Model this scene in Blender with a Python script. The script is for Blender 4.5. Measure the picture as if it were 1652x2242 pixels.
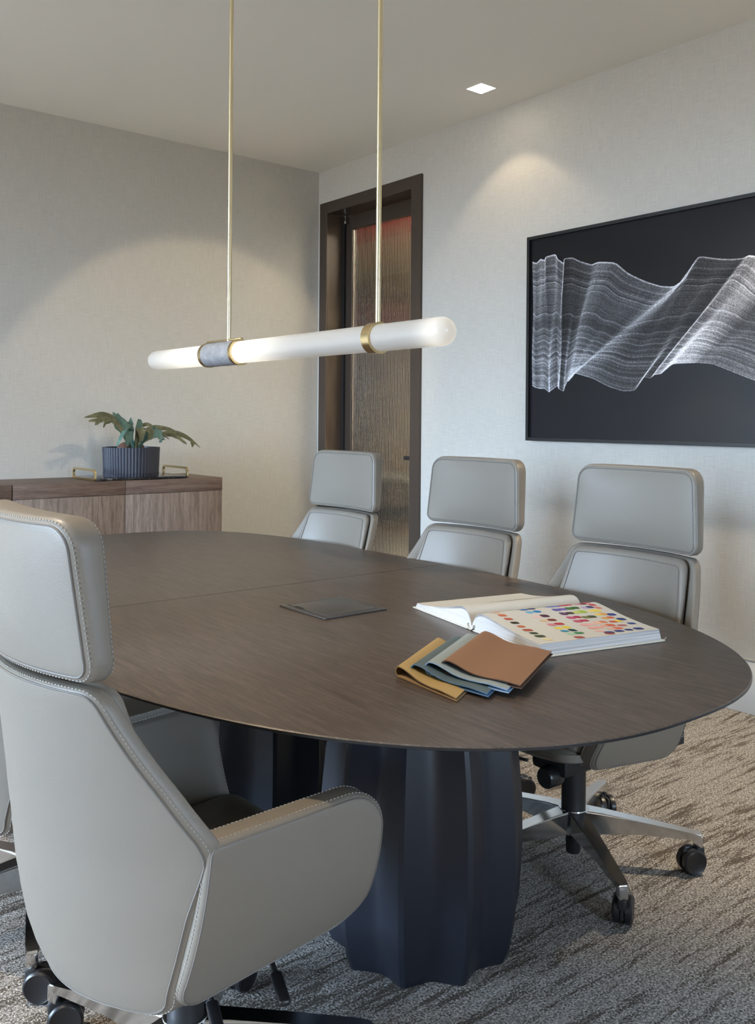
import bpy, bmesh, math, random
import numpy as np
from mathutils import Vector, Matrix

for o in list(bpy.data.objects):
    bpy.data.objects.remove(o, do_unlink=True)
scene = bpy.context.scene
COL = scene.collection
PI = math.pi
R = math.radians

# ------------------------------------------------------------------ camera
F_PX, PPY, YAW, ROLL = 1976.83, 919.2, 0.68331, 0.008174
CAM = Vector((-3.748, -5.2882, 1.265))
cd = bpy.data.cameras.new('camera')
cam = bpy.data.objects.new('camera', cd)
COL.objects.link(cam)
cd.sensor_fit = 'HORIZONTAL'
cd.sensor_width = 36.0
cd.lens = F_PX / 1652 * 36
cd.shift_y = (PPY - 1121) / 1652
cd.clip_start = 0.05
cam.matrix_world = (Matrix.Translation(CAM) @ Matrix.Rotation(-YAW, 4, 'Z')
                    @ Matrix.Rotation(PI / 2, 4, 'X') @ Matrix.Rotation(ROLL, 4, 'Z'))
scene.camera = cam

# ------------------------------------------------------------------ world, exposure
SKY = 42.0
w = bpy.data.worlds.new('sky')
scene.world = w
w.use_nodes = True
bg = w.node_tree.nodes['Background']
# bright overcast sky over a dim grey townscape below the horizon
wt = w.node_tree
w_tc = wt.nodes.new('ShaderNodeTexCoord')
w_sx = wt.nodes.new('ShaderNodeSeparateXYZ')
w_mr = wt.nodes.new('ShaderNodeMapRange')
w_mr.inputs['From Min'].default_value = -0.03
w_mr.inputs['From Max'].default_value = 0.03
w_mx = wt.nodes.new('ShaderNodeMix')
w_mx.data_type = 'RGBA'
w_mx.inputs[6].default_value = (0.10, 0.10, 0.095, 1)
w_mx.inputs[7].default_value = (0.58, 0.77, 1.0, 1)
wt.links.new(w_tc.outputs['Generated'], w_sx.inputs[0])
wt.links.new(w_sx.outputs['Z'], w_mr.inputs['Value'])
wt.links.new(w_mr.outputs[0], w_mx.inputs[0])
wt.links.new(w_mx.outputs[2], bg.inputs['Color'])
bg.inputs['Strength'].default_value = SKY
vs = scene.view_settings
vs.view_transform = 'Standard'
vs.look = 'None'
vs.gamma = 1.0
vs.use_curve_mapping = False
vs.exposure = 0.5
SPOT_W = 140.0          # accent and down lights (watts)
WARM = (1.0, 0.80, 0.55)

# room: corner of the two visible walls at the origin
H = 3.03
X0, Y0 = -9.0, -8.2     # far ends of the room behind the camera


def portal(loc, rot, sx, sy):
    l = bpy.data.lights.new('window_portal', 'AREA')
    l.shape = 'RECTANGLE'
    l.size, l.size_y = sx, sy
    l.cycles.is_portal = True
    o = bpy.data.objects.new('window_portal', l)
    COL.objects.link(o)
    o.location = loc
    o.rotation_euler = rot


portal((X0 - 0.02, -1.9, 1.5), (0, -PI / 2, 0), 2.8, 3.2)
portal((-2.675, Y0 - 0.02, 1.55), (PI / 2, 0, 0), 0.45, 1.5)


# ------------------------------------------------------------------ helpers
def tag(o, label=None, cat=None, group=None, kind=None):
    if label: o['label'] = label
    if cat: o['category'] = cat
    if group: o['group'] = group
    if kind: o['kind'] = kind
    return o


def link(name, me, mat=None, parent=None):
    o = bpy.data.objects.new(name, me)
    COL.objects.link(o)
    if mat is not None:
        for m in (mat if isinstance(mat, (list, tuple)) else [mat]):
            me.materials.append(m)
    if parent is not None:
        o.parent = parent
    return o


def mesh(name, verts, faces, mat, parent=None, smooth=None):
    """smooth: None flat, otherwise the sharp angle in degrees"""
    me = bpy.data.meshes.new(name)
    me.from_pydata([tuple(v) for v in verts], [], faces)
    bm = bmesh.new()
    bm.from_mesh(me)
    bmesh.ops.recalc_face_normals(bm, faces=bm.faces)
    bm.to_mesh(me)
    bm.free()
    finish(me, smooth)
    return link(name, me, mat, parent)


def finish(me, smooth):
    if smooth is not None:
        me.polygons.foreach_set('use_smooth', [True] * len(me.polygons))
        me.set_sharp_from_angle(angle=R(smooth))
    me.update()


def empty(name, loc=(0, 0, 0), rz=0.0):
    o = bpy.data.objects.new(name, None)
    COL.objects.link(o)
    o.empty_display_size = 0.1
    o.location = loc
    o.rotation_euler = (0, 0, rz)
    return o


def bm_obj(name, bm, mat, parent=None, smooth=None):
    me = bpy.data.meshes.new(name)
    bmesh.ops.recalc_face_normals(bm, faces=bm.faces)
    bm.to_mesh(me)
    bm.free()
    finish(me, smooth)
    return link(name, me, mat, parent)


def add_box(bm, lo, hi, bevel=0.0, seg=2, mat4=None):
    b2 = bmesh.new()
    lo, hi = Vector(lo), Vector(hi)
    c = (lo + hi) / 2
    s = hi - lo
    bmesh.ops.create_cube(b2, size=1)
    bmesh.ops.scale(b2, vec=s, verts=b2.verts)
    if bevel > 0:
        bmesh.ops.bevel(b2, geom=b2.edges[:], offset=min(bevel, min(s) * 0.49), segments=seg, affect='EDGES', profile=0.5)
    bmesh.ops.translate(b2, vec=c, verts=b2.verts)
    if mat4 is not None:
        bmesh.ops.transform(b2, matrix=mat4, verts=b2.verts)
    me = bpy.data.meshes.new('tmp')
    b2.to_mesh(me)
    b2.free()
    bm.from_mesh(me)
    bpy.data.meshes.remove(me)


def box(name, lo, hi, mat, parent=None, bevel=0.0, seg=2, mat4=None):
    bm = bmesh.new()
    add_box(bm, lo, hi, bevel, seg, mat4)
    return bm_obj(name, bm, mat, parent, 35 if bevel > 0 else None)


def lathe(name, prof, mat, parent=None, n=48, smooth=35, m4=None, loc=(0, 0, 0)):
    """prof: (radius, z) list, closed with caps when the radius is 0"""
    vs_, fs = [], []
    for r, z in prof:
        for i in range(n):
            a = 2 * PI * i / n
            vs_.append(Vector((r * math.cos(a), r * math.sin(a), z)))
    for j in range(len(prof) - 1):
        for i in range(n):
            a, b = j * n + i, j * n + (i + 1) % n
            fs.append((a, b, b + n, a + n))
    if prof[0][0] > 1e-6: fs.append(tuple(range(n))[::-1])
    if prof[-1][0] > 1e-6: fs.append(tuple(range((len(prof) - 1) * n, len(prof) * n)))
    if m4 is not None: vs_ = [m4 @ v for v in vs_]
    vs_ = [v + Vector(loc) for v in vs_]
    bm = bmesh.new()
    bv = [bm.verts.new(v) for v in vs_]
    for f in fs:
        try: bm.faces.new([bv[i] for i in f])
        except ValueError: pass
    bmesh.ops.remove_doubles(bm, verts=bm.verts, dist=1e-6)
    return bm_obj(name, bm, mat, parent, smooth)


def tube_geo(path, r, n=8, closed=False):
    P = [Vector(p) for p in path]
    m = len(P)
    vs_, fs = [], []
    up = None
    for i in range(m):
        if closed:
            t = (P[(i + 1) % m] - P[i - 1]).normalized()
        else:
            t = (P[min(i + 1, m - 1)] - P[max(i - 1, 0)]).normalized()
        if up is None:
            up = t.orthogonal().normalized()
        up = (up - t * up.dot(t))
        if up.length < 1e-6: up = t.orthogonal()
        up.normalize()
        s = t.cross(up)
        rr = r[i] if isinstance(r, (list, tuple)) else r
        for k in range(n):
            a = 2 * PI * k / n
            vs_.append(P[i] + rr * (math.cos(a) * up + math.sin(a) * s))
    for i in range(m if closed else m - 1):
        j = (i + 1) % m
        for k in range(n):
            fs.append((i * n + k, i * n + (k + 1) % n, j * n + (k + 1) % n, j * n + k))
    if not closed:
        fs.append(tuple(range(n))[::-1])
        fs.append(tuple(range((m - 1) * n, m * n)))
    return vs_, fs


def tube(name, path, r, mat, parent=None, n=8, closed=False):
    v, f = tube_geo(path, r, n, closed)
    return mesh(name, v, f, mat, parent, 50)


def round_poly(pts, step=0.012):
    """pts: (a, b, radius) -> dense closed outline"""
    out = []
    n = len(pts)
    for i in range(n):
        p = Vector(pts[i][:2]); a = Vector(pts[i - 1][:2]); b = Vector(pts[(i + 1) % n][:2])
        r = pts[i][2]
        d1 = (a - p).normalized(); d2 = (b - p).normalized()
        ang = d1.angle(d2)
        t = r / math.tan(ang / 2)
        t = min(t, 0.49 * (a - p).length, 0.49 * (b - p).length)
        r2 = t * math.tan(ang / 2)
        c = p + (d1 + d2).normalized() * (r2 / math.sin(ang / 2))
        s = p + d1 * t; e = p + d2 * t
        a0 = math.atan2(s.y - c.y, s.x - c.x); a1 = math.atan2(e.y - c.y, e.x - c.x)
        da = (a1 - a0 + PI) % (2 * PI) - PI
        m = max(3, int(abs(da) * 7))
        for k in range(m + 1):
            q = a0 + da * k / m
            out.append((c.x + r2 * math.cos(q), c.y + r2 * math.sin(q)))
    P = np.array(out)
    d = np.r_[0, np.cumsum(np.hypot(*np.diff(np.vstack([P, P[:1]]), axis=0).T))]
    N = max(24, int(d[-1] / step))
    s = np.linspace(0, d[-1], N, endpoint=False)
    PP = np.vstack([P, P[:1]])
    return np.stack([np.interp(s, d, PP[:, 0]), np.interp(s, d, PP[:, 1])], 1)


def inset(P, d):
    t = np.roll(P, -1, 0) - np.roll(P, 1, 0)
    t /= np.linalg.norm(t, axis=1)[:, None]
    area = 0.5 * np.sum(P[:, 0] * np.roll(P[:, 1], -1) - np.roll(P[:, 0], -1) * P[:, 1])
    nrm = np.stack([-t[:, 1], t[:, 0]], 1) * (1 if area > 0 else -1)
    return P + nrm * d


class Pad:
    """an upholstered pad: outline (a,b), lower and upper depth surfaces, rounded rim"""
    def __init__(self, outline, lo, hi, r, xyz, puff_lo=0.0, puff_hi=0.0):
        self.P, self.lo, self.hi, self.r, self.xyz = outline, lo, hi, r, xyz
        self.pl, self.ph = puff_lo, puff_hi

    def at(self, Q, side, off=0.0):
        return [Vector(self.xyz(a, b, (self.lo(a, b) - off) if side == 0 else (self.hi(a, b) + off))) for a, b in Q]

    def puffed(self, Q, side, core):
        pf = self.pl if side == 0 else self.ph
        lo, hi = core.min(0), core.max(0)
        m, h = (lo + hi) / 2, (hi - lo) / 2
        out = []
        for q in Q:
            u = (np.array(q) - m) / h
            k = pf * max(0.0, 1 - abs(u[0]) ** 3) * max(0.0, 1 - abs(u[1]) ** 3)
            out += self.at([q], side, k)
        return out

    def rim(self, phi, side, lift=0.0):
        r = self.r
        Q = inset(self.P, (r + lift) * (1 - math.cos(phi)) - lift)
        dz = r - (r + lift) * math.sin(phi)
        Q0 = inset(self.P, r * (1 - math.cos(phi)))
        return [Vector(self.xyz(q[0], q[1], (self.lo(*p) + dz) if side == 0 else (self.hi(*p) - dz))) for q, p in zip(Q, Q0)]

    def build(self, name, mat, parent, smooth=60):
        N = len(self.P)
        rings = []
        for side in (0, 1):
            rs = [self.rim(PI / 2 * k / 4, side) for k in range(5)]
            core = inset(self.P, self.r)
            c = core.mean(0)
            for s in (0.93, 0.82, 0.66, 0.48, 0.3, 0.14):
                Q = c + (core - c) * s
                rs.append(self.puffed(Q, side, core))
            cen = self.puffed([tuple(c)], side, core)[0]
            rings.append((rs, cen))
        V, Fs = [], []
        (r0, c0), (r1, c1) = rings
        seq = r0[::-1] + r1
        for rg in seq: V += rg
        for i in range(len(seq) - 1):
            for k in range(N):
                k2 = (k + 1) % N
                Fs.append((i * N + k, i * N + k2, (i + 1) * N + k2, (i + 1) * N + k))
        V += [c0, c1]
        for k in range(N):
            k2 = (k + 1) % N
            Fs.append((len(V) - 2, k2, k))
            b = (len(seq) - 1) * N
            Fs.append((len(V) - 1, b + k, b + k2))
        return mesh(name, V, Fs, mat, parent, smooth)


def stitches(name, path, normal_c, mat, parent, pitch=0.0075, ln=0.0042, w=0.0009, closed=True):
    """one run of little thread dashes along a path"""
    P = [np.array(p) for p in path]
    if closed: P = P + [P[0]]
    P = np.array(P)
    d = np.r_[0, np.cumsum(np.linalg.norm(np.diff(P, axis=0), axis=1))]
    V, Fs = [], []
    s = 0.0
    while s + ln < d[-1]:
        a = Vector([np.interp(s, d, P[:, i]) for i in range(3)])
        b = Vector([np.interp(s + ln, d, P[:, i]) for i in range(3)])
        t = (b - a).normalized()
        u = t.orthogonal().normalized() * w
        v = t.cross(u).normalized() * w
        k = len(V)
        for q in (a, b):
            V += [q + u, q + v, q - u, q - v]
        for i in range(4):
            j = (i + 1) % 4
            Fs.append((k + i, k + j, k + 4 + j, k + 4 + i))
        Fs += [(k, k + 1, k + 2, k + 3), (k + 7, k + 6, k + 5, k + 4)]
        s += pitch
    return tag(mesh(name, V, Fs, mat, parent), kind='stuff')


def copy_tree(o, parent=None):
    c = o.copy()
    COL.objects.link(c)
    c.parent = parent
    for ch in list(o.children):
        copy_tree(ch, c)
    return c


# ------------------------------------------------------------------ materials
def M(name, col=(0.5, 0.5, 0.5), rough=0.5, metal=0.0, spec=0.5, coat=0.0, coat_rough=0.1, emit=None, estr=0.0):
    m = bpy.data.materials.new(name)
    m.use_nodes = True
    b = m.node_tree.nodes['Principled BSDF']
    b.inputs['Base Color'].default_value = (*col, 1)
    b.inputs['Roughness'].default_value = rough
    b.inputs['Metallic'].default_value = metal
    b.inputs['Specular IOR Level'].default_value = spec
    b.inputs['Coat Weight'].default_value = coat
    b.inputs['Coat Roughness'].default_value = coat_rough
    if emit:
        b.inputs['Emission Color'].default_value = (*emit, 1)
        b.inputs['Emission Strength'].default_value = estr
    return m


class NT:
    def __init__(self, m):
        self.t = m.node_tree
        self.b = self.t.nodes['Principled BSDF']

    def n(self, typ, **kw):
        x = self.t.nodes.new(typ)
        for k, v in kw.items():
            if k.startswith('i_'):
                x.inputs[int(k[2:])].default_value = v
            else:
                setattr(x, k, v)
        return x

    def l(self, a, b):
        self.t.links.new(a, b)

    def coords(self, scale=(1, 1, 1), rot=(0, 0, 0), kind='Object'):
        tc = self.n('ShaderNodeTexCoord')
        mp = self.n('ShaderNodeMapping')
        mp.inputs['Scale'].default_value = scale
        mp.inputs['Rotation'].default_value = rot
        self.l(tc.outputs[kind], mp.inputs['Vector'])
        return mp.outputs['Vector']

    def noise(self, vec, scale, detail=3, rough=0.55, dist=0.0):
        x = self.n('ShaderNodeTexNoise')
        x.inputs['Scale'].default_value = scale
        x.inputs['Detail'].default_value = detail
        x.inputs['Roughness'].default_value = rough
        x.inputs['Distortion'].default_value = dist
        self.l(vec, x.inputs['Vector'])
        return x.outputs['Fac']

    def ramp(self, fac, stops):
        x = self.n('ShaderNodeValToRGB')
        e = x.color_ramp.elements
        while len(e) < len(stops): e.new(0.5)
        for el, (p, c) in zip(e, stops):
            el.position = p
            el.color = (*c, 1) if len(c) == 3 else c
        self.l(fac, x.inputs['Fac'])
        return x.outputs['Color']

    def mix(self, fac, a, b, blend='MIX'):
        x = self.n('ShaderNodeMix', data_type='RGBA', blend_type=blend)
        for sock, v in ((x.inputs[0], fac), (x.inputs[6], a), (x.inputs[7], b)):
            if hasattr(v, 'links'): self.l(v, sock)
            elif isinstance(v, (int, float)): sock.default_value = v
            else: sock.default_value = (*v, 1)
        return x.outputs[2]

    def math(self, op, a, b=0.0):
        x = self.n('ShaderNodeMath', operation=op)
        for i, v in enumerate((a, b)):
            if hasattr(v, 'links'): self.l(v, x.inputs[i])
            else: x.inputs[i].default_value = v
        return x.outputs[0]

    def bump(self, hgt, strength=0.3, dist=0.002):
        x = self.n('ShaderNodeBump')
        x.inputs['Strength'].default_value = strength
        x.inputs['Distance'].default_value = dist
        self.l(hgt, x.inputs['Height'])
        self.l(x.outputs['Normal'], self.b.inputs['Normal'])

    def color(self, c): self.l(c, self.b.inputs['Base Color'])


def wallpaper(name, axis):
    m = M(name, (0.5, 0.48, 0.44), 0.62, spec=0.3)
    t = NT(m)
    # woven cloth: thin threads along and across the wall, with slubs
    hs = (2.2, 2.2, 60) 
    vsx = (60, 60, 1.6)
    a = t.noise(t.coords(hs), 6, 3, 0.6)
    b = t.noise(t.coords(vsx), 6, 3, 0.6)
    f1 = t.noise(t.coords((60, 60, 260)), 4, 2, 0.6)
    f2 = t.noise(t.coords((260, 260, 60)), 4, 2, 0.6)
    big = t.noise(t.coords((1, 1, 1)), 2.3, 4, 0.6)
    s = t.math('ADD', t.math('ADD', a, b), t.math('ADD', f1, f2))
    s = t.math('MULTIPLY', s, 0.25)
    c = t.ramp(s, [(0.36, (0.42, 0.40, 0.365)), (0.5, (0.55, 0.525, 0.48)), (0.64, (0.67, 0.645, 0.60))])
    c = t.mix(t.math('MULTIPLY', big, 0.12), c, (0.70, 0.68, 0.645))
    t.color(c)
    rr = t.math('ADD', t.math('MULTIPLY', s, -0.35), 0.72)
    t.l(rr, t.b.inputs['Roughness'])
    t.bump(s, 0.25, 0.002)
    return m


def carpet_mat():
    m = M('carpet', (0.3, 0.28, 0.26), 0.95, spec=0.1)
    t = NT(m)
    tuft = t.noise(t.coords(), 190, 2, 0.7)
    mid = t.noise(t.coords((1.0, 1.0, 1)), 60, 3, 0.7)
    streak = t.noise(t.coords((1.1, 9, 1), (0, 0, R(4))), 4.2, 5, 0.66, 0.4)
    patch = t.noise(t.coords((0.8, 2.4, 1)), 1.7, 3, 0.6)
    st2 = t.noise(t.coords((2.2, 26, 1), (0, 0, R(-3))), 3.0, 4, 0.7, 0.5)
    base = t.ramp(t.math('ADD', t.math('MULTIPLY', tuft, 0.75), t.math('MULTIPLY', mid, 0.25)),
                  [(0.36, (0.07, 0.065, 0.06)), (0.5, (0.285, 0.27, 0.255)), (0.64, (0.62, 0.60, 0.58))])
    dk = t.math('ADD', t.math('MULTIPLY', streak, 0.5), t.math('ADD', t.math('MULTIPLY', patch, 0.2), t.math('MULTIPLY', st2, 0.3)))
    dk = t.math('ADD', dk, t.math('MULTIPLY', t.math('SUBTRACT', tuft, 0.5), 0.28))
    mask = t.ramp(dk, [(0.445, (1, 1, 1)), (0.505, (0, 0, 0))])
    c = t.mix(mask, base, (0.07, 0.058, 0.046))
    c = t.mix(0.85, base, c)
    t.color(c)
    t.bump(t.math('ADD', tuft, t.math('MULTIPLY', mid, 0.4)), 0.9, 0.006)
    return m


def wood_mat(name, c0, c1, c2, scale, rot, rough=0.45, band=14, spec=0.4, bump=0.12):
    m = M(name, c1, rough, spec=spec)
    t = NT(m)
    v = t.coords(scale, rot)
    a = t.noise(v, band, 5, 0.65, 0.6)
    v2 = t.coords(tuple(s * 5 for s in scale), rot)
    b = t.noise(v2, band, 3, 0.7)
    big = t.noise(t.coords((1, 1, 1), rot), 2.0, 2, 0.5)
    s = t.math('ADD', t.math('MULTIPLY', a, 0.6), t.math('MULTIPLY', b, 0.4))
    c = t.ramp(s, [(0.36, c0), (0.5, c1), (0.63, c2)])
    c = t.mix(t.math('MULTIPLY', big, 0.35), c, c1)
    t.color(c)
    t.bump(b, bump, 0.001)
    return m


def leather_mat(name, col, rough=0.42, var=0.06):
    m = M(name, col, rough, spec=0.45)
    t = NT(m)
    v = t.coords()
    vo = t.n('ShaderNodeTexVoronoi')
    vo.inputs['Scale'].default_value = 420
    t.l(v, vo.inputs['Vector'])
    big = t.noise(v, 9, 3, 0.6)
    t.color(t.mix(t.math('MULTIPLY', big, var * 4), col, tuple(c * 0.86 for c in col)))
    g = t.math('ADD', t.math('MULTIPLY', vo.outputs['Distance'], 0.5), t.math('MULTIPLY', t.noise(v, 28, 4, 0.6), 0.8))
    t.bump(g, 0.10, 0.002)
    return m


mat_wallL = wallpaper('woven_wallpaper_back', 0)
mat_wallR = mat_wallL
mat_ceil = M('ceiling_paint', (0.86, 0.82, 0.745), 0.85, spec=0.2)
mat_white = M('white_paint', (0.78, 0.77, 0.75), 0.45)
mat_carpet = carpet_mat()
mat_table = wood_mat('dark_stained_oak', (0.032, 0.023, 0.018), (0.08, 0.06, 0.048), (0.15, 0.115, 0.095),
                     (26, 1.6, 26), (0, 0, R(-13)), rough=0.36, band=5, spec=0.5, bump=0.15)
mat_tedge = M('table_edge', (0.012, 0.012, 0.013), 0.35)
mat_ped = M('blue_black_lacquer', (0.012, 0.014, 0.022), 0.42, spec=0.5)
mat_sbv = wood_mat('walnut_upright', (0.105, 0.073, 0.056), (0.225, 0.168, 0.135), (0.34, 0.265, 0.22), (16, 16, 1.0), (0, 0, 0), rough=0.5, band=4)
mat_sbh = wood_mat('walnut_lengthwise', (0.075, 0.045, 0.034), (0.15, 0.098, 0.074), (0.23, 0.16, 0.125), (1.0, 16, 16), (0, 0, 0), rough=0.5, band=4)
mat_dark = M('joint_dark', (0.012, 0.011, 0.01), 0.7)
mat_leather = leather_mat('taupe_leather', (0.215, 0.19, 0.16))
mat_seam = M('leather_piping', (0.16, 0.145, 0.13), 0.5)
mat_thread = M('thread', (0.36, 0.33, 0.29), 0.7)
mat_black = M('black_plastic', (0.012, 0.012, 0.014), 0.32)
mat_blackm = M('black_matte', (0.012, 0.012, 0.013), 0.55)
mat_chrome = M('polished_aluminium', (0.72, 0.73, 0.74), 0.14, metal=1.0)
mat_brass = M('brushed_brass', (0.70, 0.55, 0.30), 0.22, metal=1.0)
mat_brassl = M('pale_brass', (0.78, 0.68, 0.44), 0.28, metal=1.0)
mat_bronze = M('dark_bronze', (0.075, 0.055, 0.043), 0.38, metal=0.3)
mat_frame = M('black_frame', (0.008, 0.008, 0.009), 0.4)
mat_pot = M('matte_navy_black', (0.026, 0.028, 0.042), 0.5)
mat_soil = M('moss', (0.10, 0.11, 0.035), 0.9)

# ------------------------------------------------------------------ the setting
def structure(o):
    o['kind'] = 'structure'
    return o


structure(box('floor', (X0 - 0.2, Y0 - 0.2, -0.12), (4.2, 6.2, 0.0), mat_carpet))
structure(box('ceiling', (X0 - 0.2, Y0 - 0.2, H), (0.2, 0.2, H + 0.12), mat_ceil))
structure(box('wall_back', (X0 - 0.2, 0.0, 0.0), (0.0, 0.2, H), mat_wallL))
DY0, DY1, DZ = -0.045, -1.105, 2.785     # door opening in the right wall
bm = bmesh.new()
add_box(bm, (0, DY0, 0), (0.2, 0.2, H))
add_box(bm, (0, Y0 - 0.2, 0), (0.2, DY1, H))
add_box(bm, (0, DY1, DZ), (0.2, DY0, H))
structure(bm_obj('wall_right', bm, mat_wallR))
structure(box('baseboard_right', (-0.014, Y0, 0.0), (-0.0005, DY1 - 0.1, 0.228), mat_white, bevel=0.003))
structure(box('trim_1', (-0.016, Y0, 0.2285), (-0.0005, DY1 - 0.1, 0.236), M('grey_bead', (0.30, 0.31, 0.32), 0.5)))
structure(box('baseboard_back', (X0, -0.014, 0.0), (0.0, -0.0005, 0.228), mat_white, bevel=0.003))
# window walls: daylight from the left, an added fill window behind the camera
def window_wall(idx, axis, a0, a1, at, lo_z, hi_z, wall_a0, wall_a1, name, panes):
    """axis 'y': wall in the plane x=at running along y; axis 'x': plane y=at"""
    def bx(a, b, z0, z1, t0, t1):
        if axis == 'y': return (at + t0, a, z0), (at + t1, b, z1)
        return (a, at + t0, z0), (b, at + t1, z1)
    bm = bmesh.new()
    for (a, b, z0, z1) in ((wall_a0, a0, 0, H), (a1, wall_a1, 0, H), (a0, a1, 0, lo_z), (a0, a1, hi_z, H)):
        add_box(bm, *bx(a, b, z0, z1, -0.2, 0))
    structure(bm_obj('wall_' + name, bm, mat_white))
    root = structure(empty('window_%d' % idx))
    n = panes
    for k in range(n + 1):
        p = a0 + (a1 - a0) * k / n
        box('mullion', *bx(max(a0, p - 0.03), min(a1, p + 0.03), lo_z, hi_z, -0.14, -0.06), mat_bronze, root)
    for z in (lo_z, hi_z - 0.06):
        box('rail', *bx(a0, a1, z, z + 0.06, -0.139, -0.061), mat_bronze, root)
    for k in range(n):
        p = a0 + (a1 - a0) * k / n; q = a0 + (a1 - a0) * (k + 1) / n
        box('pane', *bx(p + 0.03, q - 0.03, lo_z + 0.06, hi_z - 0.06, -0.104, -0.096), mat_glass, root)


mat_glass = bpy.data.materials.new('clear_glazing')
mat_glass.use_nodes = True
nt = mat_glass.node_tree
nt.nodes.clear()
o_ = nt.nodes.new('ShaderNodeOutputMaterial'); mx = nt.nodes.new('ShaderNodeMixShader')
tr = nt.nodes.new('ShaderNodeBsdfTransparent'); gl = nt.nodes.new('ShaderNodeBsdfGlossy')
gl.inputs['Roughness'].default_value = 0.02
lw = nt.nodes.new('ShaderNodeFresnel'); lw.inputs[0].default_value = 1.25
nt.links.new(lw.outputs[0], mx.inputs[0]); nt.links.new(tr.outputs[0], mx.inputs[1])
nt.links.new(gl.outputs[0], mx.inputs[2]); nt.links.new(mx.outputs[0], o_.inputs[0])

window_wall(1, 'y', -3.5, -0.3, X0, 0.1, 2.9, Y0 - 0.2, 0.0, 'left', 3)
window_wall(2, 'x', -2.9, -2.45, Y0, 0.8, 2.3, X0, 0.0, 'front', 1)  # narrow unseen window added as fill for the camera side

# ------------------------------------------------------------------ door
door = structure(empty('door_1', (0, 0, 0)))
bm = bmesh.new()
for (y0, y1, z0, z1) in ((-0.125, -0.038, 0, 2.795), (-1.115, -1.022, 0, 2.795), (-1.022, -0.125, 2.715, 2.795)):
    add_box(bm, (-0.018, y0, z0), (0.004, y1, z1), 0.002, 1)
bm_obj('casing', bm, mat_bronze, door, 35)
bm = bmesh.new()
for (y0, y1, z0, z1) in ((-0.12, -0.046, 0, 2.72), (-1.104, -1.03, 0, 2.72), (-1.03, -0.12, 2.72, 2.784)):
    add_box(bm, (0.004, y0, z0), (0.20, y1, z1))
bm_obj('jamb', bm, mat_bronze, door)
bm = bmesh.new()
DLX0, DLX1 = 0.145, 0.185
for (y0, y1, z0, z1) in ((-0.205, -0.126, 0.01, 2.712), (-1.022, -0.945, 0.01, 2.712), (-0.945, -0.205, 2.615, 2.712), (-0.945, -0.205, 0.01, 0.10)):
    add_box(bm, (DLX0, y0, z0), (DLX1, y1, z1), 0.003, 1)
bm_obj('door_leaf', bm, mat_bronze, door, 35)
bm = bmesh.new()
add_box(bm, (0.125, -0.14, 0.0), (0.144, -0.121, 2.70)); 
bm_obj('door_stop', bm, mat_blackm, door)
# reeded pane: real flutes on the room side
nr = 66
ys = np.linspace(-0.207, -0.943, nr * 8 + 1)
V, Fs = [], []
for y in ys:
    ph = (y / 0.736 * nr) % 1.0
    d = 0.0046 * abs(math.sin(PI * ph)) ** 0.8
    for z in (0.09, 2.63):
        V.append((0.162 - d, y, z))
    for z in (0.09, 2.63):
        V.append((0.168, y, z))
for i in range(len(ys) - 1):
    a = i * 4; b = a + 4
    Fs += [(a, b, b + 1, a + 1), (a + 2, a + 3, b + 3, b + 2), (a, a + 2, b + 2, b), (a + 1, b + 1, b + 3, a + 3)]
Fs += [(0, 1, 3, 2), (len(V) - 4, len(V) - 2, len(V) - 1, len(V) - 3)]
mat_reed = bpy.data.materials.new('reeded_glass')
mat_reed.use_nodes = True
nt = mat_reed.node_tree
nt.nodes.clear()
o_ = nt.nodes.new('ShaderNodeOutputMaterial'); mx = nt.nodes.new('ShaderNodeMixShader')
rf = nt.nodes.new('ShaderNodeBsdfRefraction'); gl = nt.nodes.new('ShaderNodeBsdfGlossy')
rf.inputs['Color'].default_value = (0.93, 0.95, 0.90, 1)
rf.inputs['IOR'].default_value = 1.4
rf.inputs['Roughness'].default_value = 0.03
gl.inputs['Roughness'].default_value = 0.25
mx.inputs[0].default_value = 0.018
nt.links.new(rf.outputs[0], mx.inputs[1]); nt.links.new(gl.outputs[0], mx.inputs[2]); nt.links.new(mx.outputs[0], o_.inputs[0])
pane = mesh('reeded_pane', V, Fs, mat_reed, door, 40)
tag(pane, 'vertically reeded translucent glass')
hd = box('lever_handle', (0.108, -0.955, 1.003), (0.122, -0.822, 1.031), mat_blackm, door, 0.003)
box('rose', (0.122, -0.975, 0.985), (0.1445, -0.935, 1.049), mat_blackm, hd, 0.003)
lathe('pivot_pin', [(0.0, 2.655), (0.009, 2.655), (0.009, 2.675), (0.005, 2.68), (0.005, 2.712), (0.0, 2.712)], mat_chrome, door, 16, loc=(0.118, -0.16, 0))

# room beyond the glass
mat_tan = M('tan_wall_paint', (0.44, 0.375, 0.30), 0.8)
structure(box('wall_corridor_far', (3.6, -3.5, 0), (3.8, 6.2, 3.2), mat_tan))
structure(box('wall_corridor_end', (0.2, 6.0, 0), (3.6, 6.2, 3.2), mat_tan))
structure(box('wall_corridor_near', (0.2, -3.6, 0), (3.6, -3.45, 3.2), mat_tan))
structure(box('wall_corridor_side', (0.0, 0.2, 0), (0.2, 6.0, 3.2), mat_tan))
structure(box('ceiling_corridor', (0.2, -3.5, 3.1), (3.6, 6.0, 3.2), mat_ceil))
tag(box('bulkhead_panel', (1.05, -0.6, 2.84), (1.25, 2.6, 3.099), M('red_paint', (0.55, 0.06, 0.07), 0.5), bevel=0.01),
    'red ceiling panel blurred behind the reeded glass door', 'panel')
tag(box('wall_shelf', (3.42, 1.0, 2.42), (3.598, 5.0, 2.56), M('rose_paint', (0.50, 0.16, 0.14), 0.5), bevel=0.01),
    'long rose coloured wall shelf blurred behind the reeded glass', 'shelf')
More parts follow.
